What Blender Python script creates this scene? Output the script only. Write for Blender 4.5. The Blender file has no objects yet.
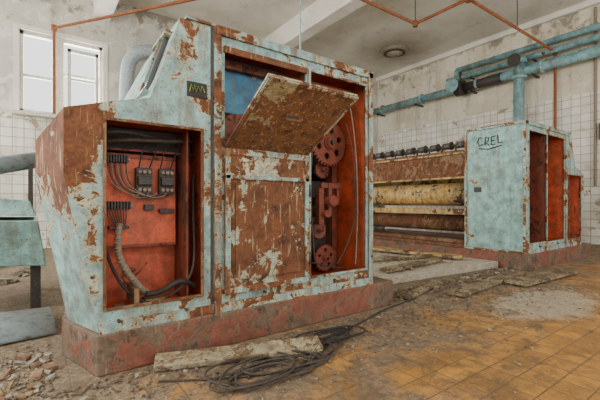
import bpy, bmesh, math, random
from mathutils import Vector, Matrix, Euler
random.seed(7)
sc = bpy.context.scene
COL = sc.collection

# ------------------------------------------------------------------ helpers
def s2l(c):
    r=[]
    for v in c:
        v=v/255.0
        r.append(v/12.92 if v<=0.04045 else ((v+0.055)/1.055)**2.4)
    return (r[0],r[1],r[2],1.0)

class NT:
    def __init__(s,name):
        s.m=bpy.data.materials.new(name); s.m.use_nodes=True
        s.t=s.m.node_tree; s.b=s.t.nodes['Principled BSDF']
        s.geo=s.t.nodes.new('ShaderNodeNewGeometry')
        s.pos=s.geo.outputs['Position']
    def n(s,ty,ins=None,**kw):
        nd=s.t.nodes.new(ty)
        for k,v in kw.items(): setattr(nd,k,v)
        if ins:
            for k,v in ins.items():
                if isinstance(v,bpy.types.NodeSocket): s.t.links.new(v,nd.inputs[k])
                else: nd.inputs[k].default_value=v
        return nd
    def math(s,op,a,b=0.0,c=0.0):
        return s.n('ShaderNodeMath',{0:a,1:b,2:c},operation=op).outputs[0]
    def mapv(s,loc=(0,0,0),scale=(1,1,1),rot=(0,0,0),src=None):
        return s.n('ShaderNodeMapping',{'Vector':src or s.pos,'Location':loc,'Rotation':rot,'Scale':scale}).outputs[0]
    def noise(s,vec,scale,detail=6,rough=.6,dist=0.0):
        return s.n('ShaderNodeTexNoise',{'Vector':vec,'Scale':scale,'Detail':detail,'Roughness':rough,'Distortion':dist}).outputs[0]
    def rng(s,v,a,b,c=0.0,d=1.0):
        return s.n('ShaderNodeMapRange',{0:v,1:a,2:b,3:c,4:d}).outputs[0]
    def xyz(s): return s.n('ShaderNodeSeparateXYZ',{0:s.pos}).outputs
    def mix(s,f,a,b,bt='MIX'):
        nd=s.t.nodes.new('ShaderNodeMix'); nd.data_type='RGBA'; nd.blend_type=bt
        for i,v in ((0,f),(6,a),(7,b)):
            if isinstance(v,bpy.types.NodeSocket): s.t.links.new(v,nd.inputs[i])
            else: nd.inputs[i].default_value=v
        return nd.outputs[2]
    def out(s,col,rough=.6,height=None,bs=.3,bd=.01,metal=0.0):
        if isinstance(col,bpy.types.NodeSocket): s.t.links.new(col,s.b.inputs['Base Color'])
        else: s.b.inputs['Base Color'].default_value=col
        if isinstance(rough,bpy.types.NodeSocket): s.t.links.new(rough,s.b.inputs['Roughness'])
        else: s.b.inputs['Roughness'].default_value=rough
        s.b.inputs['Metallic'].default_value=metal
        if height is not None:
            bp=s.n('ShaderNodeBump',{'Height':height,'Strength':bs,'Distance':bd})
            s.t.links.new(bp.outputs[0],s.b.inputs['Normal'])
        return s.m

def peel(name,paint,rust,rust2,th=.5,scale=5.0,seed=0.0,zk=0.0,z0=1.0,primer=(192,178,136),pw=.02,streak=.5,stretch=(1,1,1),rough=.6,extra=None,scratch=.25,grime=.48):
    k=NT(name)
    v=k.mapv(loc=(seed,seed*1.7,seed*.6),scale=stretch)
    a=k.noise(v,scale,12,.76,.5); b=k.noise(v,scale*.3,4,.5,.2)
    m=k.math('ADD',k.math('MULTIPLY',a,.62),k.math('MULTIPLY',b,.38))
    if zk:
        z=k.xyz()[2]
        m=k.math('ADD',m,k.math('MULTIPLY',k.math('SUBTRACT',z,z0),zk))
    if extra: m=k.math('ADD',m,extra(k))
    rm=k.rng(m,th-.004,th+.006); pm=k.rng(m,th-pw,th-pw+.008)
    f=k.noise(v,scale*7,8,.78); g=k.noise(v,scale*1.6,6,.65)
    p=s2l(paint); pd=tuple(x*.52 for x in p[:3])+(1,); pl=tuple(min(1,x*1.4) for x in p[:3])+(1,)
    pc=k.mix(k.rng(g,.33,.60),pd,k.mix(k.rng(f,.32,.68),p,pl))
    st=k.noise(k.mapv(loc=(seed,2,1),scale=(9,9,.7)),1.6,6,.65)
    pc=k.mix(k.math('MULTIPLY',k.rng(st,.48,.66),streak),pc,s2l((116,82,48)))
    sp=k.noise(v,scale*12,4,.6)
    pc=k.mix(k.math('MULTIPLY',k.rng(sp,.60,.65),.75),pc,s2l((94,60,36)))
    rc=k.mix(k.rng(f,.35,.65),s2l(rust),s2l(rust2))
    rc=k.mix(k.rng(g,.47,.70),rc,tuple(x*.32 for x in s2l(rust)[:3])+(1,))
    sc_=k.noise(k.mapv(loc=(seed,0,seed),scale=(22,22,2.2),rot=(.5,.6,0)),2.4,4,.6)
    rc=k.mix(k.math('MULTIPLY',k.rng(sc_,.60,.64),scratch*1.6),rc,s2l((164,146,112)))
    c=k.mix(rm,k.mix(pm,pc,s2l(primer)),rc)
    gr=k.noise(k.mapv(loc=(seed*2,0,3)),2.6,8,.75)
    c=k.mix(k.math('MULTIPLY',k.rng(gr,.46,.70),grime),c,s2l((70,52,36)))
    h=k.math('ADD',k.math('MULTIPLY',rm,-.6),k.math('MULTIPLY',f,.6))
    return k.out(c,k.rng(rm,0,1,rough,.9),h,.7,.009)

def mottled(name,c1,c2,c3,scale=4,rough=.8,seed=0,bs=.4):
    k=NT(name); v=k.mapv(loc=(seed,seed,seed))
    a=k.noise(v,scale,8,.65,.3); b=k.noise(v,scale*6,5,.65)
    c=k.mix(k.rng(a,.35,.65),s2l(c1),s2l(c2)); c=k.mix(k.rng(b,.5,.72),c,s2l(c3))
    return k.out(c,rough,k.math('ADD',a,b),bs,.01)

# ------------------------------------------------------------------ materials
TEAL=(138,172,166)
R1=(98,54,30); R2=(130,82,46)
def prow_front(k):
    o=k.xyz()
    a=k.rng(o[0],.42,.28); b=k.rng(o[2],.85,1.15)
    c=k.rng(o[2],.62,.24)
    return k.math('ADD',k.math('MULTIPLY',k.math('MULTIPLY',a,b),.13),k.math('MULTIPLY',c,.035))
M_teal=peel('teal_peeling_paint',TEAL,R1,R2,th=.555,scale=5.5,seed=3,streak=.7,extra=prow_front)
M_tealf=peel('teal_paint_worn_frame',TEAL,R1,R2,th=.515,scale=8,seed=9,streak=.85)
M_shell=peel('teal_paint_housing',TEAL,R1,R2,th=.57,scale=6,seed=5,streak=.6)
M_prow=peel('teal_paint_prow',TEAL,(98,54,32),(124,76,46),th=.50,scale=7,seed=5,zk=.20,z0=1.0,streak=.5,scratch=.5)
M_shellR=peel('teal_paint_cabinet_side',(132,174,168),R1,R2,th=.60,scale=5.0,seed=14,streak=.45,grime=.36)
M_cabf=peel('teal_paint_cabinet_front',TEAL,R1,R2,th=.525,scale=6,seed=19,streak=.8)
M_door=peel('brown_door_rust',(146,166,150),(98,56,30),(122,76,44),th=.425,scale=5.2,seed=23,streak=.5,primer=(196,188,152),pw=.02,scratch=.5)
M_doortop=peel('scratched_door_strip',(164,170,146),(102,60,34),(124,82,50),th=.49,scale=9,seed=41,streak=.6,primer=(200,192,158),pw=.03,scratch=.6)
def flap_edge(k):
    o=k.xyz(); return k.math('MULTIPLY',k.rng(k.math('ADD',o[0],k.math('MULTIPLY',o[1],.2)),1.52,1.75),.09)
M_flap=peel('brown_flap_rust',(164,156,118),(112,70,38),(138,96,58),th=.475,scale=9,seed=32,streak=.8,primer=(200,190,150),scratch=.6,extra=flap_edge,grime=.35)
M_red=peel('red_oxide_interior',(194,86,54),(104,52,30),(134,68,40),th=.59,scale=6,seed=2,primer=(166,92,62),streak=.5,rough=.6,grime=.55)
M_redo=peel('orange_red_side',(196,80,42),(110,52,30),(138,70,38),th=.58,scale=6,seed=22,primer=(170,90,56),streak=.5,rough=.6,grime=.5)
M_redd=peel('red_oxide_dark',(122,54,36),(62,36,24),(92,52,34),th=.54,scale=7,seed=8,primer=(116,62,44),streak=.6,grime=.6)
M_plinth=peel('red_plinth_concrete',(122,66,50),(90,74,60),(120,100,80),th=.505,scale=7,seed=11,primer=(138,94,72),streak=.6,grime=.7)
M_blue=peel('blue_inner_panel',(50,116,146),(90,60,40),(60,50,40),th=.6,scale=4,seed=4,streak=.4)
M_pipe=peel('teal_pipe_paint',(122,166,170),(88,82,72),(130,110,88),th=.59,scale=2.5,seed=6,streak=.5,grime=.35)
M_rustpipe=mottled('rusty_pipe',(134,76,38),(106,58,30),(160,106,60),6)
M_cream=peel('cream_roller',(190,154,86),(100,64,34),(78,52,32),th=.54,scale=7,seed=13,streak=.9,grime=.7)
M_rail=peel('brown_rail',(128,88,54),(92,52,30),(120,76,44),th=.46,scale=8,seed=17,streak=.8,grime=.65,pw=.008)
M_gear=mottled('rusty_gear',(126,56,38),(86,42,28),(150,90,62),14)
M_dark=mottled('dark_steel',(40,36,32),(54,48,42),(84,68,52),10,.6)
M_knob=mottled('grey_knob_steel',(62,57,50),(86,80,70),(42,36,32),10,.5)
M_black=mottled('black_rubber',(26,24,23),(38,35,32),(70,62,54),20,.7)
M_cable=mottled('dusty_cable',(46,40,34),(68,60,50),(98,86,72),20,.8)
M_hose=mottled('ribbed_hose_grey',(116,104,88),(146,134,114),(88,70,52),30,.7)
M_conc=mottled('rubble_concrete',(126,116,98),(156,146,126),(84,74,58),9,.95,2)
M_brick=mottled('rubble_brick',(114,80,60),(134,104,82),(88,70,54),12,.95,2)
M_dirt=mottled('dirt_clods',(88,74,58),(114,98,78),(64,52,42),12,.95,5)
M_wood=mottled('old_wood',(118,94,62),(144,118,84),(74,56,40),10,.9,4)
M_plank=peel('painted_board',(160,152,126),(98,78,56),(126,104,78),th=.51,scale=12,seed=30,streak=.9,grime=.6)
M_dboard=peel('dirty_board',(122,108,84),(82,66,46),(106,88,66),th=.50,scale=10,seed=36,streak=.8,grime=.8)
M_sheet=mottled('galvanised_sheet',(132,146,152),(158,168,170),(108,106,98),3,.5,4,.1)
M_frame=mottled('window_frame_paint',(208,206,194),(186,182,168),(136,126,108),8,.6)
M_ink=NT('black_spray_paint').out(s2l((24,24,26)),.6)
M_green=NT('yellow_green_ink').out(s2l((150,170,60)),.6)
M_glassd=NT('dark_glass').out(s2l((52,58,56)),.25)
M_bake=mottled('bakelite',(34,31,29),(50,45,41),(98,88,76),25,.5)
M_lamp=mottled('enamel_lamp',(122,110,90),(150,138,116),(68,54,40),8,.6)

def plaster(name,base,dark,axis,tile_top=None,stain=None,dirt=1.0):
    k=NT(name)
    a=k.noise(k.pos,.7,8,.62,.4); b=k.noise(k.pos,2.2,10,.7,.4); f=k.noise(k.pos,14,6,.7)
    c=k.mix(k.rng(a,.38,.62),s2l(base),s2l(dark))
    c=k.mix(k.math('MULTIPLY',k.rng(b,.55,.565),.6*dirt),c,s2l((222,216,200)))
    c=k.mix(k.math('MULTIPLY',k.rng(b,.375,.36),.7*dirt),c,s2l((146,130,104)))
    c=k.mix(k.math('MULTIPLY',k.rng(f,.56,.76),.34*dirt),c,s2l((106,94,76)))
    h=k.math('ADD',k.rng(b,.55,.565),k.math('ADD',k.math('MULTIPLY',f,.4),k.rng(b,.36,.375)))
    sp=k.n('ShaderNodeSeparateXYZ',{0:k.pos})
    if axis!='z':
        st=k.noise(k.mapv(scale=(3,3,.25)),1.4,7,.65)
        c=k.mix(k.math('MULTIPLY',k.rng(st,.52,.68),.45),c,s2l((124,108,82)))
        up=k.math('ADD',k.rng(sp.outputs[2],4.9,5.9,0,.17),k.noise(k.pos,2.6,8,.7,.3))
        c=k.mix(k.math('MULTIPLY',k.rng(up,.61,.70),.65),c,s2l((86,72,56)))
    if tile_top:
        uv=k.n('ShaderNodeCombineXYZ',{0:sp.outputs[1 if axis=='x' else 0],1:sp.outputs[2],2:0.0}).outputs[0]
        br=k.n('ShaderNodeTexBrick',{'Vector':uv,'Color1':s2l((228,225,214)),'Color2':s2l((206,203,190)),'Mortar':s2l((126,116,100)),
             'Scale':1.0,'Mortar Size':.006,'Brick Width':.2,'Row Height':.2,'Bias':0.0},offset=0.0)
        tc=k.mix(k.math('MULTIPLY',k.rng(b,.52,.66),.35),br.outputs[0],s2l((156,138,104)))
        tc=k.mix(k.math('MULTIPLY',k.rng(st,.54,.70),.4),tc,s2l((124,106,78)))
        miss=k.rng(k.noise(k.pos,1.3,6,.7,.5),.60,.605)
        tc=k.mix(miss,tc,s2l((156,140,114)))
        tm=k.math('LESS_THAN',sp.outputs[2],tile_top)
        c=k.mix(tm,c,tc)
    if stain:
        d=k.n('ShaderNodeVectorMath',{0:k.pos,1:stain},operation='DISTANCE').outputs['Value']
        d=k.math('ADD',d,k.math('MULTIPLY',k.math('SUBTRACT',k.noise(k.pos,2.5,5,.6),.5),.9))
        c=k.mix(k.math('MULTIPLY',k.rng(d,1.6,.6),.5),c,s2l((116,94,64)))
    return k.out(c,.88,h,.32,.01)
M_wallY=plaster('plaster_wall_back',(200,197,186),(172,168,156),'y',2.9)
M_wallX=plaster('plaster_wall_right',(214,206,186),(190,180,158),'x',3.7)
M_ceil=plaster('plaster_ceiling',(216,212,200),(192,186,172),'z',None,(9.3,7.65,5.9),.6)
M_beam=plaster('plaster_beam',(224,220,208),(200,194,180),'z',dirt=.6)

def floor_mat():
    k=NT('ochre_floor_tiles'); sp=k.n('ShaderNodeSeparateXYZ',{0:k.pos}); X,Y=sp.outputs[0],sp.outputs[1]
    br=k.n('ShaderNodeTexBrick',{'Vector':k.mapv(),'Color1':s2l((204,144,54)),'Color2':s2l((172,118,44)),'Mortar':s2l((88,64,36)),
        'Scale':1.0,'Mortar Size':.005,'Brick Width':.16,'Row Height':.16,'Mortar Smooth':.5},offset=0.0)
    a=k.noise(k.pos,1.4,8,.65,.4); b=k.noise(k.pos,5,12,.8,.4); f=k.noise(k.pos,34,8,.8); g=k.noise(k.mapv(loc=(7,3,1)),2.4,10,.75,.5)
    c=br.outputs[0]
    c=k.mix(k.math('MULTIPLY',k.rng(b,.43,.58),.75),c,s2l((128,92,48)))
    c=k.mix(k.math('MULTIPLY',k.rng(g,.49,.59),.65),c,s2l((82,62,40)))
    c=k.mix(k.math('MULTIPLY',k.rng(f,.55,.62),.6),c,s2l((66,50,34)))
    c=k.mix(k.math('MULTIPLY',k.rng(k.noise(k.pos,60,3,.6),.64,.68),.75),c,s2l((190,174,144)))
    dirtc=k.mix(k.rng(f,.38,.62),s2l((74,62,48)),s2l((150,134,110)))
    dirtc=k.mix(k.math('MULTIPLY',k.rng(b,.48,.60),.75),dirtc,s2l((90,72,52)))
    e=k.math('ADD',k.math('SUBTRACT',Y,1.62),k.math('MULTIPLY',k.math('SUBTRACT',a,.5),4.0))
    e=k.math('ADD',e,k.math('MULTIPLY',k.math('SUBTRACT',b,.5),4.4))
    e=k.math('SUBTRACT',e,k.math('MULTIPLY',k.math('SUBTRACT',X,1.2),.06))
    dm=k.rng(e,-.55,.40,.16,.97)
    c=k.mix(dm,c,dirtc)
    dv=k.n('ShaderNodeVectorMath',{0:k.mapv(loc=(-4.15,-1.5*2.0,0),scale=(1,2.0,0))},operation='LENGTH').outputs['Value']
    dv=k.math('ADD',dv,k.math('MULTIPLY',k.math('SUBTRACT',b,.5),1.8))
    pmk=k.math('MULTIPLY',k.rng(dv,.85,.60),k.rng(f,.34,.52,.3,.85))
    c=k.mix(pmk,c,s2l((174,162,138)))
    h=k.math('ADD',k.math('MULTIPLY',br.outputs['Fac'],-.5),k.math('MULTIPLY',f,k.rng(dm,.1,.95,.3,1.6)))
    return k.out(c,k.rng(dm,.1,.9,.45,.97),h,.6,.010)
M_floor=floor_mat()
M_slab=mottled('dusty_concrete_slab',(150,140,122),(180,170,152),(94,80,62),7,.95,3,.9)

# ------------------------------------------------------------------ geometry helpers
def empty(name,loc):
    e=bpy.data.objects.new(name,None); e.location=loc; e.empty_display_size=.2
    COL.objects.link(e); return e
def fin(name,me,mat,parent=None,smooth=False,bevel=0):
    o=bpy.data.objects.new(name,me); COL.objects.link(o)
    if mat is not None and len(me.materials)==0: me.materials.append(mat)
    if smooth:
        for p in me.polygons: p.use_smooth=True
    if parent:
        o.parent=parent; o.matrix_parent_inverse=Matrix.Translation(parent.location).inverted()
    if bevel:
        b=o.modifiers.new('bevel','BEVEL'); b.width=bevel; b.segments=2; b.limit_method='ANGLE'
    return o
def pydata(name,vs,fs,mat,parent=None,**k):
    me=bpy.data.meshes.new(name); me.from_pydata([tuple(v) for v in vs],[],fs)
    bm=bmesh.new(); bm.from_mesh(me); bmesh.ops.recalc_face_normals(bm,faces=bm.faces); bm.to_mesh(me); bm.free()
    me.update(); return fin(name,me,mat,parent,**k)
BF=[(0,3,2,1),(4,5,6,7),(0,1,5,4),(1,2,6,5),(2,3,7,6),(3,0,4,7)]
def boxv(x0,x1,y0,y1,z0,z1):
    return [(x0,y0,z0),(x1,y0,z0),(x1,y1,z0),(x0,y1,z0),(x0,y0,z1),(x1,y0,z1),(x1,y1,z1),(x0,y1,z1)]
def box(name,x0,x1,y0,y1,z0,z1,mat,parent=None,bevel=.004):
    if x0>x1: x0,x1=x1,x0
    return pydata(name,boxv(x0,x1,y0,y1,z0,z1),BF,mat,parent,bevel=bevel)
def boxes(name,lst,mat,parent=None,bevel=.003):
    vs=[];fs=[]
    for b in lst:
        b=list(b)
        if b[0]>b[1]: b[0],b[1]=b[1],b[0]
        n=len(vs); vs+=boxv(*b); fs+=[tuple(i+n for i in f) for f in BF]
    return pydata(name,vs,fs,mat,parent,bevel=bevel)
def rbox(name,c,size,rot,mat,parent=None,bevel=.004):
    R=Euler(rot).to_matrix(); sx,sy,sz=[s/2 for s in size]
    vs=[R@Vector(v)+Vector(c) for v in boxv(-sx,sx,-sy,sy,-sz,sz)]
    return pydata(name,vs,BF,mat,parent,bevel=bevel)
def plate(name,outline,holes,th,tf,mat,parent=None,bevel=0):
    cu=bpy.data.curves.new(name,'CURVE'); cu.dimensions='2D'; cu.fill_mode='BOTH'; cu.extrude=th/2
    for loop in [outline]+holes:
        sp=cu.splines.new('POLY'); sp.points.add(len(loop)-1); sp.use_cyclic_u=True
        for i,(a,b) in enumerate(loop): sp.points[i].co=(a,b,0,1)
    o=bpy.data.objects.new(name+'_t',cu); COL.objects.link(o)
    dg=bpy.context.evaluated_depsgraph_get(); dg.update()
    me=bpy.data.meshes.new_from_object(o.evaluated_get(dg)); bpy.data.objects.remove(o)
    for v in me.vertices: v.co=tf(v.co.x,v.co.y,v.co.z)
    bm=bmesh.new(); bm.from_mesh(me); bmesh.ops.remove_doubles(bm,verts=bm.verts,dist=1e-5)
    bmesh.ops.recalc_face_normals(bm,faces=bm.faces); bm.to_mesh(me); bm.free()
    me.materials.clear()
    return fin(name,me,mat,parent,bevel=bevel)
def tube(name,pts,r,mat,parent=None,smooth=True,typ='POLY',res=4,cyc=False):
    cu=bpy.data.curves.new(name,'CURVE'); cu.dimensions='3D'; cu.bevel_depth=r; cu.bevel_resolution=res; cu.use_fill_caps=True
    if typ=='POLY':
        sp=cu.splines.new('POLY'); sp.points.add(len(pts)-1)
        for i,p in enumerate(pts): sp.points[i].co=(*p,1)
    else:
        sp=cu.splines.new('NURBS'); sp.points.add(len(pts)-1)
        for i,p in enumerate(pts): sp.points[i].co=(*p,1)
        sp.order_u=4; sp.use_endpoint_u=True; sp.resolution_u=6
    sp.use_cyclic_u=cyc
    o=bpy.data.objects.new(name+'_t',cu); COL.objects.link(o)
    dg=bpy.context.evaluated_depsgraph_get(); dg.update()
    me=bpy.data.meshes.new_from_object(o.evaluated_get(dg)); bpy.data.objects.remove(o)
    me.materials.clear()
    return fin(name,me,mat,parent,smooth=smooth)
def cyl(name,p0,p1,r,mat,parent=None,seg=28,r2=None):
    p0=Vector(p0);p1=Vector(p1);d=(p1-p0); L=d.length
    bm=bmesh.new(); bmesh.ops.create_cone(bm,cap_ends=True,segments=seg,radius1=r,radius2=r if r2 is None else r2,depth=L)
    M=Matrix.Translation((p0+p1)/2)@d.to_track_quat('Z','Y').to_matrix().to_4x4()
    bmesh.ops.transform(bm,matrix=M,verts=bm.verts)
    me=bpy.data.meshes.new(name); bm.to_mesh(me); bm.free()
    for p in me.polygons: p.use_smooth=len(p.vertices)==4
    return fin(name,me,mat,parent)
def circ(cx,cz,r,n=24): return [(cx+r*math.cos(2*math.pi*i/n),cz+r*math.sin(2*math.pi*i/n)) for i in range(n)]
def gear(name,cx,y,cz,r,teeth,th,mat,parent,holes=5):
    out=[]
    for i in range(teeth):
        for j,(f,rr) in enumerate([(0,.9),(.25,.9),(.38,1.0),(.62,1.0),(.75,.9)]):
            a=2*math.pi*(i+f)/teeth; out.append((cx+r*rr*math.cos(a),cz+r*rr*math.sin(a)))
    hs=[]
    if holes:
        for i in range(holes):
            a=2*math.pi*i/holes+.3; hs.append(circ(cx+.58*r*math.cos(a),cz+.58*r*math.sin(a),r*.15,14))
    plate(name,out,hs,th,lambda a,b,c:(a,y+c,b),mat,parent)
    cyl(name+'_hub',(cx,y-th*1.6,cz),(cx,y+.25,cz),r*.24,mat,parent,18)
    cyl(name+'_rim',(cx,y-th*.9,cz),(cx,y-th*.3,cz),r*.3,mat,parent,18)
    cyl(name+'_shaft',(cx,y-th*2.3,cz),(cx,y-th*1.5,cz),r*.1,M_dark,parent,12)

# ------------------------------------------------------------------ room shell
box('floor',-3.6,11.2,-4,10.1,-.2,0,M_floor,bevel=0)
box('ceiling',-3.6,11.2,-4,10.1,5.9,6.1,M_ceil,bevel=0)
box('wall_right',10.9,11.2,-4,10.1,0,5.9,M_wallX,bevel=0)
WX0,WX1,WZ0,WZ1=-.28,1.30,2.95,4.72
boxes('wall_back',[(-3.6,WX0,9.8,10.1,0,5.9),(WX1,10.9,9.8,10.1,0,5.9),(WX0,WX1,9.8,10.1,0,WZ0),(WX0,WX1,9.8,10.1,WZ1,5.9)],M_wallY,bevel=0)
boxes('wall_left',[(-3.6,-3.3,-4,9.8,0,1.6),(-3.6,-3.3,-4,9.8,4.8,5.9)]+[(-3.6,-3.3,y,y+.6,1.6,4.8) for y in (-4,-.8,2.4,5.6,9.2)],M_wallY,bevel=0)
boxes('ceiling_beam',[(5.5,5.85,-4,9.8,5.35,5.9)],M_beam,bevel=.01)
boxes('ceiling_beam.001',[(1.1,1.45,-4,9.8,5.35,5.9)],M_beam,bevel=.01)
box('trim_1',10.78,10.9,-4,9.8,5.75,5.9,M_beam,bevel=.01)
w=empty('window_1',(.5,9.9,WZ0))
boxes('frame',[(WX0,WX1,9.84,9.94,WZ0,WZ0+.08),(WX0,WX1,9.84,9.94,WZ1-.08,WZ1),(WX0,WX0+.07,9.84,9.94,WZ0,WZ1),(WX1-.07,WX1,9.84,9.94,WZ0,WZ1),
   (.30,.52,9.82,9.96,WZ0,WZ1),(WX0,.30,9.86,9.93,3.74,3.80),(.52,WX1,9.86,9.93,3.9,3.96)],M_frame,w)
boxes('reveal',[(WX0-.10,WX0,9.77,9.80,WZ0-.1,WZ1+.10),(WX1,WX1+.10,9.77,9.80,WZ0-.1,WZ1+.10),(WX0,WX1,9.77,9.80,WZ1,WZ1+.10)],M_beam,w)
boxes('casement',[(.58,.65,9.68,9.74,3.08,4.48),(1.13,1.20,9.68,9.74,3.08,4.48),(.58,1.20,9.68,9.74,3.08,3.15),(.58,1.20,9.68,9.74,4.40,4.48),(.60,1.18,9.70,9.74,3.78,3.82)],M_frame,w)
box('sill',WX0-.12,WX1+.12,9.62,9.86,WZ0-.08,WZ0,M_frame,w)
for i,y in enumerate((-.2,3.0,6.2)):
    w=empty('window_%d'%(i+2),(-3.45,y+1.3,1.6)); yy0=y; yy1=y+2.6 if i<2 else y+3.0
    boxes('frame',[(-3.48,-3.42,yy0,yy1,1.6,1.68),(-3.48,-3.42,yy0,yy1,4.72,4.8),(-3.48,-3.42,yy0,yy0+.07,1.6,4.8),(-3.48,-3.42,yy1-.07,yy1,1.6,4.8),(-3.48,-3.42,yy0,yy1,3.4,3.46),(-3.48,-3.42,(yy0+yy1)/2-.03,(yy0+yy1)/2+.03,1.6,4.8)],M_frame,w)
CL=empty('ceiling_lamp',(9.3,7.65,5.8))
cyl('dish',(9.3,7.65,5.9),(9.3,7.65,5.80),.46,M_lamp,CL,36,.38)
cyl('rim',(9.3,7.65,5.81),(9.3,7.65,5.78),.33,M_dark,CL,36)
cyl('bowl',(9.3,7.65,5.79),(9.3,7.65,5.70),.27,M_lamp,CL,36,.12)

# ------------------------------------------------------------------ machine end housings
def housing(name,mirror):
    fx=(lambda x:8.435-x) if mirror else (lambda x:x)
    E=empty(name,(fx(1.4),2.9,.24))
    tfF=lambda y0:(lambda a,b,c:(fx(a),y0+c,b))
    shellm=M_shellR if mirror else M_shell
    fr=M_cabf if mirror else M_tealf
    F=[(.30,.24),(.124,1.15),(.124,1.53),(.36,1.60),(.58,1.66),(.768,2.216),(2.56,2.216),(2.56,.24)]
    Mi=[(.17,.24),(0,1.155),(0,1.39),(.36,1.58),(.52,1.70),(.768,2.216),(2.56,2.216),(2.56,.24)]
    B=[(.25,.24),(.1,1.15),(.1,1.39),(.36,1.58),(.52,1.70),(.768,2.216),(2.56,2.216),(2.56,.24)]
    vs=[(fx(a),2.41,b) for a,b in F]+[(fx(a),2.8,b) for a,b in Mi]+[(fx(a),3.34,b) for a,b in B]
    fs=[];pf=[]
    for L in (0,8):
        for i in range(8):
            j=(i+1)%8; q=(L+i,L+j,L+8+j,L+8+i)
            (pf if i in (0,1,2) else fs).append(q)
    fs.append(tuple(range(16,24)))
    pydata('shell',vs,fs,shellm,E)
    pydata('prow_skin',vs,pf,shellm if mirror else M_prow,E)
    hole=lambda x0,x1,z0,z1:[(x0,z0),(x1,z0),(x1,z1),(x0,z1)]
    H=[hole(.32,.92,.37,1.50),hole(1.826,2.498,.38,2.10)]
    H.append(hole(1.08,1.795,.38 if mirror else 1.38,2.10))
    plate('front_plate',F,H,.02,tfF(2.40),M_teal if not mirror else M_cabf,E)
    def rim(nm,x0,x1,z0,z1,w_,m,y0=2.375,y1=2.392):
        boxes(nm,[(fx(x0-w_),fx(x1+w_),y0,y1,z0-w_,z0),(fx(x0-w_),fx(x1+w_),y0,y1,z1,z1+w_),(fx(x0-w_),fx(x0),y0,y1,z0,z1),(fx(x1),fx(x1+w_),y0,y1,z0,z1)],m,E)
    rim('opening_rim_low',.335,.905,.385,1.485,.018,M_rail)
    rim('opening_rim_tall',1.84,2.485,.395,2.085,.02,fr)
    boxes('edge_rail',[(fx(1.0),fx(2.575),2.372,2.39,.235,.30),(fx(.30),fx(.985),2.372,2.39,.235,.30),(fx(2.525),fx(2.575),2.37,2.39,.30,2.22),(fx(1.0),fx(2.575),2.37,2.39,2.17,2.225),(fx(1.0),fx(1.05),2.37,2.39,.30,2.17)],fr,E)
    box('seam',fx(.975),fx(.995),2.386,2.392,.30,2.21,M_dark,E,0)
    boxes('top_lip',[(fx(.80),fx(2.58),2.37,3.36,2.216,2.235)],fr,E)
    for i,(bx,bz) in enumerate([(1.025,.5),(1.025,1.2),(1.025,1.9),(2.55,.5),(2.55,1.2),(2.55,1.9),(.4,.30),(.8,.30),(1.4,.33),(2.1,.33)]):
        cyl('bolt_%d'%i,(fx(bx),2.362,bz),(fx(bx),2.39,bz),.010,M_dark,E,8)
    def liner(nm,x0,x1,z0,z1,y1,m):
        a,b=fx(x0),fx(x1); y0=2.412
        vs=[(a,y0,z0),(b,y0,z0),(b,y0,z1),(a,y0,z1),(a,y1,z0),(b,y1,z0),(b,y1,z1),(a,y1,z1)]
        pydata(nm,vs,[(4,5,6,7),(0,1,5,4),(3,2,6,7),(0,3,7,4),(1,2,6,5)],m,E)
    liner('bay_low',.312,.965,.32,1.52,2.78,M_red)
    liner('bay_main',1.06,2.54,.31,2.16,3.25,M_redo)
    boxes('bay_post',[(fx(1.80),fx(1.825),2.42,3.2,.31,2.15)] if mirror else [(fx(1.80),fx(1.825),2.42,2.5,.31,2.15)],M_redd,E)
    boxes('bay_crossbar',[(fx(1.07),fx(2.53),2.9,2.96,1.22,1.30),(fx(1.83),fx(2.53),3.0,3.05,.75,.80),(fx(2.44),fx(2.50),2.8,3.2,.32,2.14)],M_redd,E)
    return E,fx,rim,hole

E,fx,rim,hole=housing('textile_machine_drive_housing',False)
box('lower_door',1.075,1.80,2.368,2.39,.36,1.385,M_door,E,.006)
box('door_top_strip',1.11,1.765,2.360,2.369,1.20,1.34,M_doortop,E,.002)
boxes('lower_door_frame',[(1.075,1.80,2.352,2.37,1.34,1.385),(1.075,1.80,2.352,2.37,.36,.40),(1.075,1.11,2.352,2.37,.40,1.34),(1.765,1.80,2.352,2.37,.40,1.34),(1.075,1.80,2.352,2.37,1.17,1.20)],M_tealf,E)
boxes('door_panel',[(1.15,1.73,2.355,2.37,.45,1.13)],M_door,E,.012)
for i,z in enumerate((.5,1.05)): cyl('hinge_%d'%i,(1.808,2.36,z),(1.808,2.36,z+.1),.013,M_dark,E,12)
flapdir=Vector((0,-.60,.345)); flapdir.normalize(); nrm=Vector((0,-.345,-.60)).normalized()
def ftf(a,b,c):
    p=Vector((a,2.385,1.385))+flapdir*b+nrm*c; return p
slot=[(1.43+.05*math.cos(t)+(.03 if math.cos(t)>0 else -.03),.40+.02*math.sin(t)) for t in [i*math.pi/10 for i in range(20)]]
plate('upper_flap',[(1.08,0),(1.795,0),(1.795,.69),(1.08,.69)],[slot],.012,ftf,M_flap,E)
slot2=[(1.43+(x-1.43)*1.2,.40+(b-.40)*1.5) for x,b in slot]
plate('flap_handle_rim',slot2,[slot],.006,lambda a,b,c:ftf(a,b,c+.008),M_flap,E)
def fbox(x0,x1,b0,b1,c0,c1):
    return [ftf(x,b,c) for x,b,c in boxv(x0,x1,b0,b1,c0,c1)]
vs=[];fs=[]
for q in [(1.08,1.10,0,.69,-.02,.012),(1.775,1.795,0,.69,-.02,.012),(1.10,1.775,0,.02,-.02,.012),(1.10,1.775,.67,.69,-.02,.012)]:
    n=len(vs); vs+=fbox(*q); fs+=[tuple(i+n for i in f) for f in BF]
pydata('flap_folded_edge',vs,fs,M_doortop,E)
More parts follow.
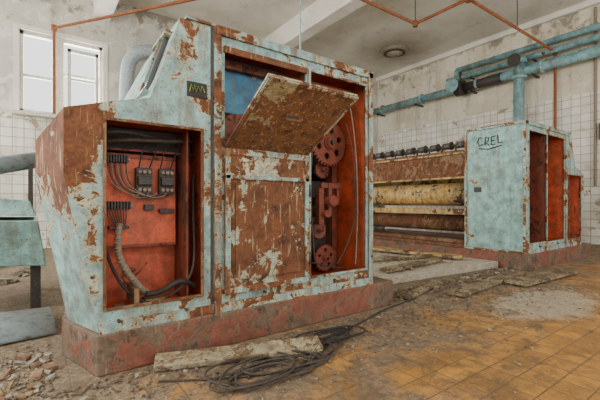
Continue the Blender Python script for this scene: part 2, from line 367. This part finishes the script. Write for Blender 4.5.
box('opening_header',1.07,1.81,2.38,2.392,2.06,2.11,M_door,E)
boxes('inner_blue_panel',[(1.08,1.72,2.62,2.64,1.70,2.12)],M_blue,E)
cyl('inner_drum',(1.28,2.55,1.50),(1.28,3.1,1.50),.19,M_redd,E)
cyl('inner_drum_shaft',(1.28,2.50,1.50),(1.28,2.56,1.50),.05,M_dark,E)
gear('gear_small',1.50,2.62,1.56,.12,22,.03,M_gear,E,0)
boxes('inner_angle_iron',[(1.62,1.70,2.7,2.76,.4,2.14),(1.1,2.5,2.55,2.6,2.02,2.08)],M_redd,E)
box('gear_bearing_plate',1.90,2.44,2.90,2.92,.40,2.0,M_dark,E)
gear('gear_large',2.30,2.70,1.58,.225,36,.04,M_gear,E,6)
gear('gear_second',2.30,2.80,1.33,.09,18,.04,M_redd,E,0)
gear('gear_third',2.19,2.72,.74,.085,18,.04,M_redd,E,0)
gear('gear_bottom',2.27,2.72,.47,.13,24,.035,M_gear,E,5)
boxes('lever_bracket',[(2.24,2.28,2.62,2.66,.88,1.18),(2.16,2.40,2.63,2.67,1.14,1.19),(2.14,2.20,2.64,2.70,.80,1.14),(2.36,2.39,2.64,2.68,.98,1.2)],M_gear,E)
cyl('lever_boss',(2.27,2.58,1.02),(2.27,2.84,1.02),.05,M_gear,E)
cyl('lever_boss_2',(2.20,2.58,.9),(2.20,2.84,.9),.035,M_gear,E)
tube('drive_chain',[(2.13,2.70,.47),(2.08,2.70,.9),(2.07,2.70,1.5),(2.2,2.70,1.85),(2.42,2.70,1.82),(2.53,2.70,1.6)],.010,M_dark,E,typ='NURBS')
tube('loose_wire',[(2.36,2.52,1.75),(2.46,2.5,1.5),(2.42,2.48,1.2),(2.50,2.5,.9),(2.38,2.5,.6),(2.22,2.48,.45)],.006,M_cable,E,typ='NURBS')
tube('loose_wire_2',[(2.40,2.5,1.9),(2.47,2.48,1.6),(2.49,2.46,1.0),(2.45,2.48,.42)],.006,M_hose,E,typ='NURBS')
tube('loose_wire_3',[(1.9,2.6,.40),(1.95,2.5,.55),(2.05,2.5,.42),(2.3,2.48,.40)],.007,M_black,E,typ='NURBS')
# electrics in low bay
box('terminal_board',.335,.82,2.66,2.68,.70,1.33,M_red,E)
boxes('board_frame',[(.335,.82,2.650,2.662,1.30,1.33),(.335,.82,2.650,2.662,.70,.72)],M_redd,E)
box('top_recess',.32,.95,2.70,2.775,1.36,1.51,M_dark,E)  # dark block put in for the shade at the top of the bay
box('bay_divider',.845,.86,2.50,2.77,.33,1.50,M_redd,E)
box('bay_shelf',.32,.95,2.62,2.78,1.345,1.36,M_redd,E)
DY=-.08
def terminals(nm,x0,x1,z):
    l=[]; n=9
    for i in range(n):
        a=x0+(x1-x0)*i/n; l.append((a,a+(x1-x0)/n*.7,2.69+DY,2.74+DY,z-.026,z+.026))
    boxes(nm,l,M_bake,E,.003); boxes(nm+'_rail',[(x0-.01,x1+.01,2.715+DY,2.742+DY,z-.012,z+.012)],M_hose,E)
terminals('terminal_strip_upper',.355,.50,1.29); terminals('terminal_strip_lower',.355,.52,.985)
for i,(x,z) in enumerate([(.595,1.15),(.745,1.15)]):
    boxes('contactor_%d'%i,[(x-.052,x+.052,2.69+DY,2.74+DY,z-.09,z+.09),(x-.045,x+.045,2.655+DY,2.70+DY,z-.03,z+.03)],M_bake,E,.006)
    for j,dx in enumerate((-.030,.0,.030)):
        cyl('contactor_%d_screw_%d'%(i,j),(x+dx,2.672+DY,z+.06),(x+dx,2.69+DY,z+.06),.012,M_hose,E,10)
        cyl('contactor_%d_screwb_%d'%(i,j),(x+dx,2.672+DY,z-.06),(x+dx,2.69+DY,z-.06),.012,M_hose,E,10)
boxes('fuse_block',[(.60,.66,2.70+DY,2.74+DY,.95,.99),(.70,.80,2.70+DY,2.74+DY,.93,.96)],M_bake,E)
boxes('cable_clamp',[(.38,.50,2.68+DY,2.745+DY,.83,.85)],M_dark,E)
for i in range(8):
    x=.365+i*.017
    tube('panel_wire_%d'%i,[(x,2.62,1.26),(x,2.61,1.20-.005*i),(x+.02,2.60,1.09-.01*(i%3)),(.57+.02*i,2.59,1.03-.012*(i%4)),(.56+.03*i,2.61,1.07)],.0035,M_bake if i%2 else M_hose,E,typ='NURBS',res=2)
    tube('panel_wire_low_%d'%i,[(x,2.62,.96),(x+.004,2.61,.90),(.44+.004*i,2.60,.84)],.004,M_cable,E,typ='NURBS',res=2)
for i in range(4):
    x=.56+.07*i
    tube('feed_wire_%d'%i,[(x,2.61,1.24),(x+.01,2.58,1.30),(x+.03*(i%2),2.56,1.35),(x+.06,2.6,1.41)],.0045,M_black,E,typ='NURBS',res=2)
hp=[(.44,2.60,.86),(.42,2.57,.72),(.44,2.55,.62),(.50,2.54,.52),(.56,2.54,.44),(.60,2.54,.40)]
tube('ribbed_hose',hp,.020,M_hose,E,typ='NURBS')
cu=[Vector(p) for p in hp]
for i in range(24):
    t=i/23*(len(cu)-1); a=int(min(t,len(cu)-2)); p=cu[a].lerp(cu[a+1],t-a); d=(cu[a+1]-cu[a]).normalized()*.005
    cyl('hose_rib_%d'%i,p-d,p+d,.0235,M_hose,E,12)
tube('hose_upper',[(.34,2.5,1.43),(.45,2.47,1.46),(.6,2.5,1.44),(.7,2.6,1.43)],.016,M_black,E,typ='NURBS')
tube('hose_upper_2',[(.36,2.6,1.39),(.5,2.5,1.42),(.7,2.52,1.40),(.92,2.6,1.45)],.013,M_cable,E,typ='NURBS')
tube('cable_low',[(.90,2.5,.42),(.80,2.45,.50),(.72,2.47,.44),(.66,2.5,.40),(.58,2.5,.41)],.018,M_black,E,typ='NURBS')
tube('cable_low_2',[(.36,2.62,.72),(.40,2.55,.50),(.5,2.5,.36),(.62,2.48,.35)],.010,M_black,E,typ='NURBS')
tube('cable_low_3',[(.93,2.6,1.2),(.90,2.55,.9),(.93,2.5,.6),(.86,2.5,.42),(.7,2.52,.36)],.009,M_cable,E,typ='NURBS')
boxes('bay_wood_scrap',[(.50,.53,2.45,2.7,.34,.46),(.58,.70,2.5,2.62,.325,.37),(.40,.47,2.46,2.6,.325,.35)],M_wood,E)
box('label_plate',.81,.947,2.382,2.39,1.71,1.81,M_black,E,.002)
tube('label_scribble',[(.825,2.379,1.74),(.835,2.379,1.79),(.85,2.379,1.75),(.86,2.379,1.79),(.87,2.379,1.745),(.885,2.379,1.785),(.90,2.379,1.75),(.91,2.379,1.79),(.93,2.379,1.75)],.003,M_green,E,res=1)
P=lambda t,y,o:(.58+(.188)*t-o*.95,y,1.66+.556*t+o*.32)
def slopebox(nm,t0,t1,y0,y1,o0,o1,m):
    vs=[P(t0,y0,o0),P(t1,y0,o0),P(t1,y1,o0),P(t0,y1,o0),P(t0,y0,o1),P(t1,y0,o1),P(t1,y1,o1),P(t0,y1,o1)]
    pydata(nm,vs,BF,m,E,bevel=.003)
slopebox('meter_window',.12,.82,2.52,2.78,-.005,.03,M_glassd)
slopebox('meter_window_frame_bottom',.06,.12,2.48,2.82,-.005,.045,M_tealf)
slopebox('meter_window_frame_top',.82,.88,2.48,2.82,-.005,.045,M_tealf)
slopebox('meter_window_bar',.12,.82,2.64,2.66,-.005,.04,M_tealf)
def prism(name,poly,z0,z1,mat,parent=None,bevel=.01):
    n=len(poly); vs=[(a,b,z0) for a,b in poly]+[(a,b,z1) for a,b in poly]
    fs=[tuple(range(n)),tuple(range(n,2*n))]+[(i,(i+1)%n,n+(i+1)%n,n+i) for i in range(n)]
    return pydata(name,vs,fs,mat,parent,bevel=bevel)
prism('machine_plinth',[(.285,2.36),(2.85,2.36),(2.85,3.5),(.22,3.5),(.14,2.85)],0,.239,M_plinth)
prism('machine_plinth.001',[(5.80,2.33),(8.5,2.33),(8.5,7.2),(5.80,7.2)],0,.239,M_plinth)

E2,fx2,_,_=housing('textile_machine_drive_housing.001',True)
boxes('gear_guard',[(6.2,6.5,2.8,2.9,.5,1.9)],M_redd,E2)
gear('gear_large',7.0,2.8,1.2,.22,30,.035,M_gear,E2,6)
def yz(pts,x): return [(x,y,z) for y,z in pts]
g=[[(3.04,2.05),(3.09,2.07),(3.12,2.0),(3.09,1.93),(3.03,1.95)],
   [(3.0,1.93),(2.99,2.06),(2.94,2.05),(2.95,1.99),(2.99,1.98),(2.93,1.92)],
   [(2.84,2.06),(2.90,2.05),(2.90,1.93),(2.84,1.93)],[(2.90,1.99),(2.85,1.99)],
   [(2.80,2.07),(2.79,1.94),(2.73,1.95)],[(3.10,1.89),(2.95,1.86),(2.74,1.90)]]
for i,s in enumerate(g): tube('graffiti_stroke_%d'%i,yz(s,5.868),.009,M_ink,E2,res=1)
box('name_plate',5.862,5.872,3.06,3.18,1.18,1.26,M_dark,E2,.002)
boxes('side_trim',[(5.855,5.873,2.39,2.43,.24,2.22),(5.855,5.873,3.30,3.34,.24,2.22),(5.855,5.873,2.43,3.30,2.19,2.22),(5.855,5.873,2.43,3.30,.24,.27)],M_tealf,E2)

# ------------------------------------------------------------------ roller section behind right housing
R=empty('roller_frame',(6.6,5.2,.24))
boxes('top_rail',[(6.05,6.15,3.36,7.1,1.90,1.94)],M_rail,R)
for i in range(14):
    y=3.52+i*.27
    cyl('guide_knob_%d'%i,(6.08,y-.07,2.03),(6.08,y+.07,2.03),.062,M_knob,R,18)
    cyl('guide_collar_%d'%i,(6.08,y-.09,2.03),(6.08,y-.07,2.03),.075,M_dark,R,18)
    cyl('guide_stem_%d'%i,(6.08,y+.11,1.92),(6.08,y+.11,2.03),.018,M_dark,R,8)
cyl('knob_shaft',(6.08,3.36,2.03),(6.08,7.1,2.03),.02,M_dark,R,12)
boxes('tension_plate',[(6.02,6.05,3.36,7.1,1.46,1.90)],M_rail,R)
boxes('tension_plate_lip',[(5.97,6.05,3.36,7.1,1.43,1.46),(5.98,6.05,3.36,7.1,1.86,1.89)],M_cream,R)
cyl('upper_roller',(6.25,3.36,1.16),(6.25,7.1,1.16),.21,M_cream,R,36)
cyl('lower_roller',(6.45,3.36,.62),(6.45,7.1,.62),.16,M_rail,R,36)
cyl('rear_roller',(7.1,3.36,1.35),(7.1,7.1,1.35),.22,M_cream,R,36)
boxes('mid_rail',[(5.98,6.04,3.36,7.1,.80,.90)],M_cream,R)
boxes('base_rail',[(5.98,6.1,3.36,7.1,.30,.36),(5.90,5.96,3.36,6.4,.24,.29)],M_rail,R)
boxes('end_frame',[(5.95,8.2,7.1,7.2,.24,2.0),(7.9,8.0,3.36,7.1,1.2,1.4)],M_teal,R)

prism('concrete_slab',[(2.86,3.0),(5.79,2.75),(5.79,8.2),(2.86,8.2)],0,.10,M_slab)

# ------------------------------------------------------------------ equipment left of first machine
L=empty('roller_stand',(-.3,4.8,0)); s=.5
for i,(x,y) in enumerate([(-.62,3.75),(.00,3.75),(-.62,4.7),(.0,4.7)]): box('leg_%d'%i,x-.04,x+.04,y-.04+s,y+.04+s,0,.6,M_dark,L)
pydata('trough',[(-.85,3.6+s,.50),(.08,3.6+s,.42),(.08,4.8+s,.42),(-.85,4.8+s,.50),(-.95,3.55+s,.86),(.02,3.55+s,.84),(.02,4.85+s,.84),(-.95,4.85+s,.86)],BF,M_shellR,L,bevel=.01)
pydata('trough_cover',[(-.95,3.65+s,.92),(.0,3.65+s,.88),(.0,4.75+s,.88),(-.95,4.75+s,.92),(-.90,3.75+s,1.12),(-.04,3.75+s,1.02),(-.04,4.6+s,1.02),(-.90,4.6+s,1.12)],BF,M_shellR,L,bevel=.01)
cyl('tube_roll',(-1.2,4.1,1.08),(.06,4.6,1.46),.085,M_sheet,L)
cyl('tube_roll_core',(.06,4.6,1.46),(.12,4.625,1.48),.05,M_dark,L)
boxes('roll_bracket',[(-.06,-.02,4.48,4.60,.9,1.42),(-.76,-.72,4.2,4.26,1.0,1.2)],M_dark,L)

def mesh_rubble(spec,name):
    vs=[];fs=[];mi=[];mats=[]
    for n,fn,smin,smax,mat,flat in spec:
        if mat not in mats: mats.append(mat)
        m=mats.index(mat)
        for _ in range(n):
            x,y,zb=fn(); s=random.uniform(smin,smax)*random.uniform(.5,1)
            R_=Euler((random.uniform(-.4,.4),random.uniform(-.4,.4),random.uniform(0,6.3))).to_matrix()
            sz=(s*random.uniform(.5,1.3),s*random.uniform(.4,1),s*flat*random.uniform(.4,1))
            k=len(vs)
            for v in boxv(-.5,.5,-.5,.5,-.5,.5):
                p=Vector([v[i]*sz[i]*random.uniform(.6,1.2) for i in range(3)]); p=R_@p
                vs.append((p.x+x,p.y+y,max(p.z+sz[2]*.42,0)+zb))
            fs+=[tuple(i+k for i in f) for f in BF]; mi+=[m]*6
    o=pydata(name,vs,fs,mats[0])
    for m in mats[1:]: o.data.materials.append(m)
    for p,m in zip(o.data.polygons,mi): p.material_index=m
    return o
U=random.uniform
def gauss(cx,cy,sx,sy,ymax=3.3):
    def f():
        while True:
            x=random.gauss(cx,sx); y=random.gauss(cy,sy)
            if y<ymax and (y<2.30 or x<.08): return x,y,.001
    return f
mesh_rubble([(200,gauss(-.10,2.62,.28,.30,3.15),.015,.065,M_conc,.6),
 (600,gauss(-.05,2.55,.35,.35,3.15),.008,.035,M_dirt,.6),
 (14,gauss(.02,2.55,.12,.22,3.0),.03,.09,M_brick,.6),
 (18,lambda:(U(-.35,.05),U(2.35,2.6),.001),.05,.15,M_wood,.25),
 (1300,lambda:(U(-.6,5.6),2.3-abs(random.gauss(0,.55)),0.001),.006,.026,M_conc,.4),
 (1500,lambda:(U(.0,5.6),2.3-abs(random.gauss(0,.40)),0.001),.006,.034,M_dirt,.5),
 (60,lambda:(U(.4,4.5),2.2-abs(random.gauss(0,.45)),0.001),.02,.06,M_plank,.2),
 (120,lambda:(U(.2,5.5),2.31-abs(random.gauss(0,.2)),0.001),.012,.045,M_brick,.5),
 (420,lambda:(random.gauss(4.15,.45),random.gauss(1.5,.18),0.001),.008,.035,M_slab,.5)],'floor_rubble')
mesh_rubble([(420,lambda:(U(2.95,5.7),U(3.05,7.5),.101),.02,.09,M_conc,.5),(160,lambda:(U(2.95,5.7),U(3.05,7.5),.101),.02,.07,M_brick,.5)],'slab_rubble')
mesh_rubble([(300,lambda:(U(2.92,5.7),U(2.40,2.70),.001),.02,.09,M_dirt,.6),(60,lambda:(U(2.92,5.7),U(2.40,2.70),.001),.03,.09,M_conc,.6)],'rubble_pile')
mesh_rubble([(200,lambda:(U(-2.5,.0),U(5.6,9.2),.001),.05,.22,M_conc,.6)],'rubble_pile.001')

# bent sheet metal lying at the left: a low arch running left-right
vs=[];fs=[]; n=18
for i in range(n+1):
    t=i/n; a=t*math.pi*.85; z=.012+.15*math.sin(a); yy=3.25+.30*(1-math.cos(a))
    vs+=[(-1.0,yy-.05,z*1.1),(-.4,yy,z),(.13-.05*t,yy+.06,z*.8+.005)]
for i in range(n):
    for j in range(2): fs.append((3*i+j,3*i+j+1,3*i+j+4,3*i+j+3))
o=pydata('bent_metal_sheet',vs,fs,M_sheet,smooth=True); m_=o.modifiers.new('s','SOLIDIFY'); m_.thickness=.006

rbox('painted_plank',(1.07,2.10,.045),(1.05,.13,.035),(.25,-.01,-.36),M_plank)
rbox('floor_board',(4.3,2.22,.03),(1.4,.18,.03),(0,0,.10),M_dboard)
rbox('floor_board.001',(5.4,1.98,.035),(1.5,.26,.03),(0,.0,-.05),M_dboard)
rbox('floor_board.002',(3.5,2.5,.03),(.9,.10,.03),(0,0,.25),M_dboard)
rbox('floor_board.003',(4.3,3.2,.14),(1.4,.16,.04),(0,.0,.1),M_dboard)
rbox('floor_board.004',(5.2,4.0,.16),(.2,1.8,.04),(0,.0,.2),M_cream)
rbox('floor_board.005',(4.6,3.7,.14),(1.5,.08,.06),(0,.0,-.25),M_dboard)

def heap(name,cx,cy,n,rmin,rmax,r,mat,spread):
    E_=empty(name,(cx,cy,0))
    for i in range(n):
        ax=cx+U(-spread,spread); ay=cy+U(-spread*.35,spread*.35); R0=U(rmin,rmax); ph=U(0,6.3); pts=[]
        turns=U(.8,1.6); N=int(10*turns)+4
        for j in range(N):
            a=ph+turns*2*math.pi*j/(N-1); rr=R0*(1+.3*math.sin(a*1.7+ph)+.3*j/N)
            pts.append((ax+rr*math.cos(a)*1.45,ay+rr*math.sin(a)*.75,r+.004+.010*(i%4)+.008*math.sin(a*3)))
        tube('strand_%d'%i,pts,r,mat,E_,typ='NURBS',res=3)
    return E_
EC=heap('cable_coil',1.10,1.83,7,.10,.21,.0065,M_cable,.20)
heap('cable_coil.001',1.85,2.03,4,.08,.17,.006,M_black,.2)
tube('loose_end',[(1.3,1.75,.01),(1.6,1.9,.01),(1.9,2.1,.01),(2.3,2.15,.01),(2.6,2.3,.01),(3.2,2.35,.01)],.007,M_black,EC,typ='NURBS')
tube('loose_end_2',[(.55,2.1,.01),(.8,1.95,.01),(1.1,1.75,.01),(1.6,1.78,.01),(1.9,2.0,.01)],.006,M_cable,EC,typ='NURBS')

# ------------------------------------------------------------------ pipes
W=empty('wall_pipes',(10.5,4,4.3))
for nm,x,z,y0,y1,r in [('pipe_top',10.62,5.12,-3.9,6.3,.08),('pipe_mid',10.58,4.86,-3.9,6.6,.08),('pipe_main',10.52,4.50,-3.9,9.75,.115),('pipe_thin',10.66,4.68,-3.9,5.4,.035)]:
    cyl(nm,(x,y0,z),(x,y1,z),r,M_pipe,W,24)
for i,y in enumerate([-2,.2,2.2,3.9,5.6,7.5,9.2]):
    cyl('flange_%d'%i,(10.52,y-.03,4.5),(10.52,y+.03,4.5),.165,M_pipe,W,24)
    boxes('bracket_%d'%i,[(10.45,10.9,y+.2,y+.25,4.33,4.38)]+([(10.5,10.9,y+.2,y+.25,4.74,4.77)] if y<6 else []),M_dark,W)
cyl('elbow_top',(10.62,6.3,5.12),(10.62,6.3,4.5),.08,M_pipe,W)
cyl('insulated_section',(10.52,4.9,4.5),(10.52,6.0,4.5),.135,M_dark,W)
cyl('valve_body',(10.52,6.0,4.5),(10.52,6.25,4.5),.22,M_dark,W)
cyl('valve_stem',(10.52,6.12,4.6),(10.52,6.12,5.0),.035,M_dark,W,10)
cyl('valve_side',(10.40,6.12,4.5),(10.05,6.12,4.5),.09,M_dark,W)
cyl('valve_wheel',(10.05,6.12,4.5),(10.01,6.12,4.5),.20,M_pipe,W)
cyl('valve_body_2',(10.52,4.55,4.72),(10.52,4.30,4.72),.17,M_pipe,W)
cyl('valve_wheel_2',(10.15,4.42,4.75),(10.12,4.42,4.75),.16,M_dark,W)
cyl('valve_stem_2',(10.42,4.42,4.75),(10.12,4.42,4.75),.03,M_dark,W,10)
cyl('drop_pipe',(10.42,4.42,4.75),(10.42,4.42,.0),.13,M_pipe,W)
cyl('drop_flange',(10.42,4.42,4.3),(10.42,4.42,4.38),.19,M_pipe,W)
cyl('drop_head',(10.42,4.42,4.7),(10.42,4.42,4.85),.19,M_pipe,W)
G=empty('rusty_gas_pipe',(6.6,4.3,4.85))
z=4.85
tube('run',[(10.7,3.68,2.9),(10.7,3.68,z),(6.6,3.68,z),(6.6,4.87,z),(3.75,4.87,z),(.33,9.66,z),(.33,9.66,2.8)],.035,M_rustpipe,G,smooth=False)
for i,p in enumerate([(6.6,3.68),(6.6,4.87),(8.6,3.68)]): cyl('hanger_%d'%i,(p[0],p[1],z),(p[0],p[1],5.9),.01,M_dark,G,8)
for i,p in enumerate([(10.7,3.68,z),(6.6,3.68,z),(6.6,4.87,z),(.33,9.66,z)]): cyl('elbow_%d'%i,(p[0],p[1],z-.06),(p[0],p[1],z+.06),.055,M_rustpipe,G,14)
tube('vent_duct',[(1.75,9.5,3.0),(1.75,9.5,4.1),(1.8,9.45,4.5),(2.1,9.4,4.75),(2.8,9.4,4.8)],.16,M_sheet,typ='NURBS',res=6)
tube('hanging_cable',[(3.6,4.95,2.0),(3.6,4.95,5.9)],.012,M_shellR)
tube('wall_conduit',[(10.86,2.9,5.7),(10.86,2.9,1.4)],.03,M_hose)
V=empty('junction_box',(10.85,2.7,2.6))
boxes('case',[(10.78,10.9,2.6,2.82,2.5,2.9)],M_hose,V); boxes('lid',[(10.76,10.78,2.62,2.80,2.52,2.88)],M_dark,V)
tube('lead',[(10.82,2.7,2.5),(10.80,2.75,1.8),(10.84,2.6,1.2)],.015,M_black,V,typ='NURBS')

# ------------------------------------------------------------------ light
wd=bpy.data.worlds.new('sky'); sc.world=wd; wd.use_nodes=True
bg=wd.node_tree.nodes['Background']; bg.inputs[0].default_value=(1.0,.99,.97,1); bg.inputs[1].default_value=2.1
def area(name,loc,rot,sx,sy,p,col):
    l=bpy.data.lights.new(name,'AREA'); l.shape='RECTANGLE'; l.size=sx; l.size_y=sy; l.energy=p; l.color=col
    o=bpy.data.objects.new(name,l); o.location=loc; o.rotation_euler=rot; COL.objects.link(o); return o
area('window_light_back',(.5,10.3,3.8),(-math.pi/2,0,0),2.2,2.2,420,(1,.99,.97))
for i,y in enumerate((1.1,4.3,7.7)):
    area('window_light_left_%d'%i,(-3.7,y,3.2),(0,-math.pi/2,0),3.0,2.5,290,(1,.98,.95))
area('window_light_front',(4.5,-4.2,3.4),(math.pi/2,0,0),9,3.5,180,(1,.94,.85))  # added lamp out of view, filling from the open front; no window there

# ------------------------------------------------------------------ camera
cd=bpy.data.cameras.new('camera'); cd.sensor_width=36; cd.lens=21.84; cd.clip_start=.05; cd.shift_y=.005
cam=bpy.data.objects.new('camera',cd); COL.objects.link(cam); cam.location=(0,0,1.0)
cam.rotation_euler=(math.pi/2,0,-math.radians(36.0)); sc.camera=cam
